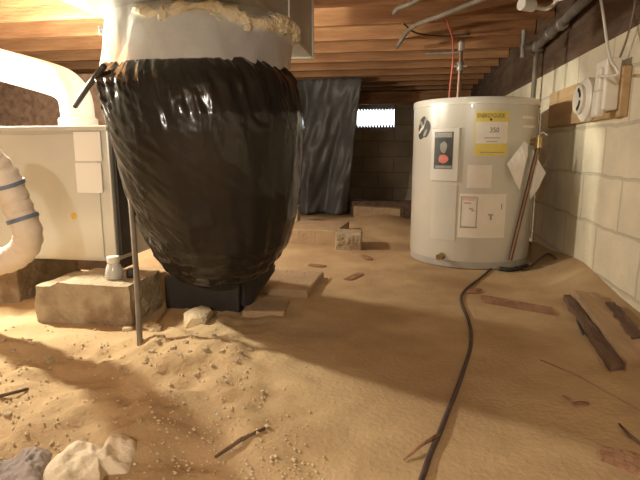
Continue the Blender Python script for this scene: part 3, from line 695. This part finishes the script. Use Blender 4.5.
# dark chips in the middle distance
scrap(366, 258, .08, .03, .008, 1.2, M['bark'], 'wood_chip', 'dark wood chip on the dirt left of the heater, further one of two', 'wood chip')
scrap(354, 277, .09, .03, .006, 4.4, M['bark'], 'wood_chip', 'dark wood chip on the dirt left of the heater, nearer one of two', 'wood chip')
scrap(317, 266, .06, .03, .006, 5.4, M['bark'], 'wood_chip', 'faint brown chip between the low slab and the black drum', 'wood chip')
# stick lower centre
a, b = gp(215, 459, .004), gp(265, 431, .006)
tag(MB().tube([a, a.lerp(b, .5)+Vector((0, 0, .006)), b], [.003, .0045, .0035], 7).build('wooden_stick', M['plank_d'], smooth=True), 'straight dark stick lying on the bright dirt at lower centre', 'stick')
a, b = gp(0, 397, .002), gp(28, 390, .003)
tag(MB().tube([a, b], [.004, .004], 7).build('wooden_stick', M['plank_d'], smooth=True), 'short dark stick on the dirt at the left edge', 'stick')

# ---------------------------------------------------------------- rubble
scrap(198, 321, .085, .050, .036, 1.0, M['stone'], 'concrete_chunk', 'large flat concrete chunk on the rubble in front of the black drum', 'stone', rough=.3, up=.45)
scrap(152, 329, .050, .026, .018, 7.0, M['stone'], 'concrete_chunk', 'pale wedge of concrete just right of the upright rod', 'stone', rough=.4)
scrap(128, 330, .022, .014, .012, 2.0, M['stone'], 'concrete_chunk', 'small concrete chunk just left of the upright rod', 'stone', rough=.4)
stones = [(14, 352, 9), (48, 358, 11), (4, 345, 7), (50, 362, 8), (8, 415, 8), (120, 368, 8), (128, 372, 6), (152, 352, 8), (173, 348, 8), (190, 352, 6), (205, 350, 9), (222, 352, 7),
          (232, 342, 7), (180, 362, 6), (196, 372, 6), (212, 366, 7), (236, 365, 6), (250, 350, 7), (246, 378, 5), (226, 382, 5), (170, 392, 6), (158, 345, 9), (162, 338, 8), (215, 338, 9),
          (240, 352, 6), (262, 392, 5), (20, 372, 5), (30, 340, 6), (70, 352, 6), (28, 358, 5), (186, 342, 8), (145, 364, 5), (260, 408, 4), (232, 410, 4), (140, 428, 5), (195, 335, 7)]
proto = None
for i, (px, py, s) in enumerate(stones):
    r_ = s*.00135
    if proto is None or i < 3:
        o = MB().rock((0, 0, 0), 1, .8, .6, i+1.3, 2, .9).build('stone', M['stone'], smooth='auto', org=(0, 0, 0)); proto = (proto or [])+[o] if not isinstance(proto, list) else proto+[o]
    else:
        o = proto[i % 3].copy(); C.objects.link(o)
    o.location = gp(px, py, r_*.2); o.scale = (r_, r_, r_); o.rotation_euler = (0, 0, i*1.9)
    tag(o, 'small pale stone scattered on the brightly lit dirt at left', 'stone', 'small stones on the lit dirt')
m = MB(); rnd = random.Random(3)
for i in range(1500):
    px = rnd.uniform(-10, 330); py = rnd.uniform(325, 490)
    if px > 250 + (py-380)*1.0 + rnd.gauss(0, 12) and rnd.random() > .04: continue
    if 60 < px < 150 and py > 360 and rnd.random() < .7: continue
    p = gp(px, py); r_ = abs(rnd.gauss(.0018, .0013))+.0008
    bmv = [p+Vector((r_*a, r_*b, r_*c*.7+r_*.3)) for a, b, c in ((1, 0, 0), (-1, .1, 0), (0, 1, 0), (.1, -1, 0), (0, 0, 1), (0, 0, -1))]
    m.add(bmv, [(0, 2, 4), (2, 1, 4), (1, 3, 4), (3, 0, 4), (2, 0, 5), (1, 2, 5), (3, 1, 5), (0, 3, 5)])
tag(m.build('gravel', M['stone'], org=(0, 0, 0)), 'fine gravel and crumbs of rubble strewn over the lit dirt', 'gravel', kind='stuff')

# ---------------------------------------------------------------- rags bottom left
def rag(name, outline, hgt, seed, mt, label):
    P = [gp(*q) for q in outline]; cen_ = sum(P, Vector())/len(P); m = MB(); n = len(outline)*6; rings = 16
    O = spline(P+[P[0]], 6)[:-1]; n = len(O)
    m.v.append(Vector((cen_.x, cen_.y, cen_.z+hgt)))
    for i in range(1, rings+1):
        f = i/rings
        for j in range(n):
            q = cen_.lerp(O[j], f); base = ground(q.x, q.y)
            h = hgt*(1-f**3)+.016*(1-f**4)*noise.noise(Vector((q.x*17, q.y*22, seed)))+.012*(1-f**6)*abs(noise.noise(Vector((q.x*60+q.y*30, q.y*18, seed))))
            m.v.append(Vector((q.x, q.y, base+max(h, 0)+.002-(.006 if i == rings else 0))))
    for j in range(n): m.f.append((0, 1+j, 1+(j+1) % n))
    for i in range(rings-1):
        for j in range(n):
            a = 1+i*n+j; b = 1+i*n+(j+1) % n; m.f.append((a, a+n, b+n, b))
    return tag(m.build(name, mt, smooth=True, sub=1), label, 'cloth')
rag('cloth_rag', [(42, 500), (44, 470), (60, 455), (85, 448), (108, 448), (113, 437), (136, 440), (135, 462), (128, 474), (105, 478), (98, 500)], .022, 2, M['rag'], 'crumpled cream cloth lying on the dirt at the lower left')
rag('cloth_rag', [(-30, 500), (-20, 470), (10, 462), (36, 450), (54, 453), (46, 468), (42, 482), (40, 500)], .014, 6, M['rag_g'], 'grey cloth lying on the dirt beside the cream cloth, lower left')

# ---------------------------------------------------------------- lights
def point(name, loc, power, col, r):
    l = bpy.data.lights.new(name, 'POINT'); l.energy = power; l.color = col; l.shadow_soft_size = r
    o = bpy.data.objects.new(name, l); C.objects.link(o); o.location = loc; return o
point('work_light', (-1.78, 1.705, .97), 125, (1, .94, .76), .03)
point('rear_work_light', (-1.72, 2.42, .93), 74, (1, .92, .78), .03)
point('camera_side_light', (-.42, -.95, 1.06), 58, (1, .91, .79), .05)
W = bpy.data.worlds.new('daylight'); S.world = W; W.use_nodes = True
W.node_tree.nodes['Background'].inputs[0].default_value = (.80, .90, 1, 1); W.node_tree.nodes['Background'].inputs[1].default_value = 4.

# ---------------------------------------------------------------- camera
cam = bpy.data.cameras.new('camera'); co = bpy.data.objects.new('camera', cam); C.objects.link(co)
cam.sensor_fit = 'HORIZONTAL'; cam.sensor_width = 36; cam.lens = F/640*36; cam.clip_start = .02
co.location = (0, 0, H); co.rotation_euler = (PI/2-PITCH, 0, YAW)
S.camera = co
S.view_settings.view_transform = 'Standard'; S.view_settings.look = 'None'; S.view_settings.exposure = .25; S.view_settings.gamma = 1
S.view_settings.use_curve_mapping = False
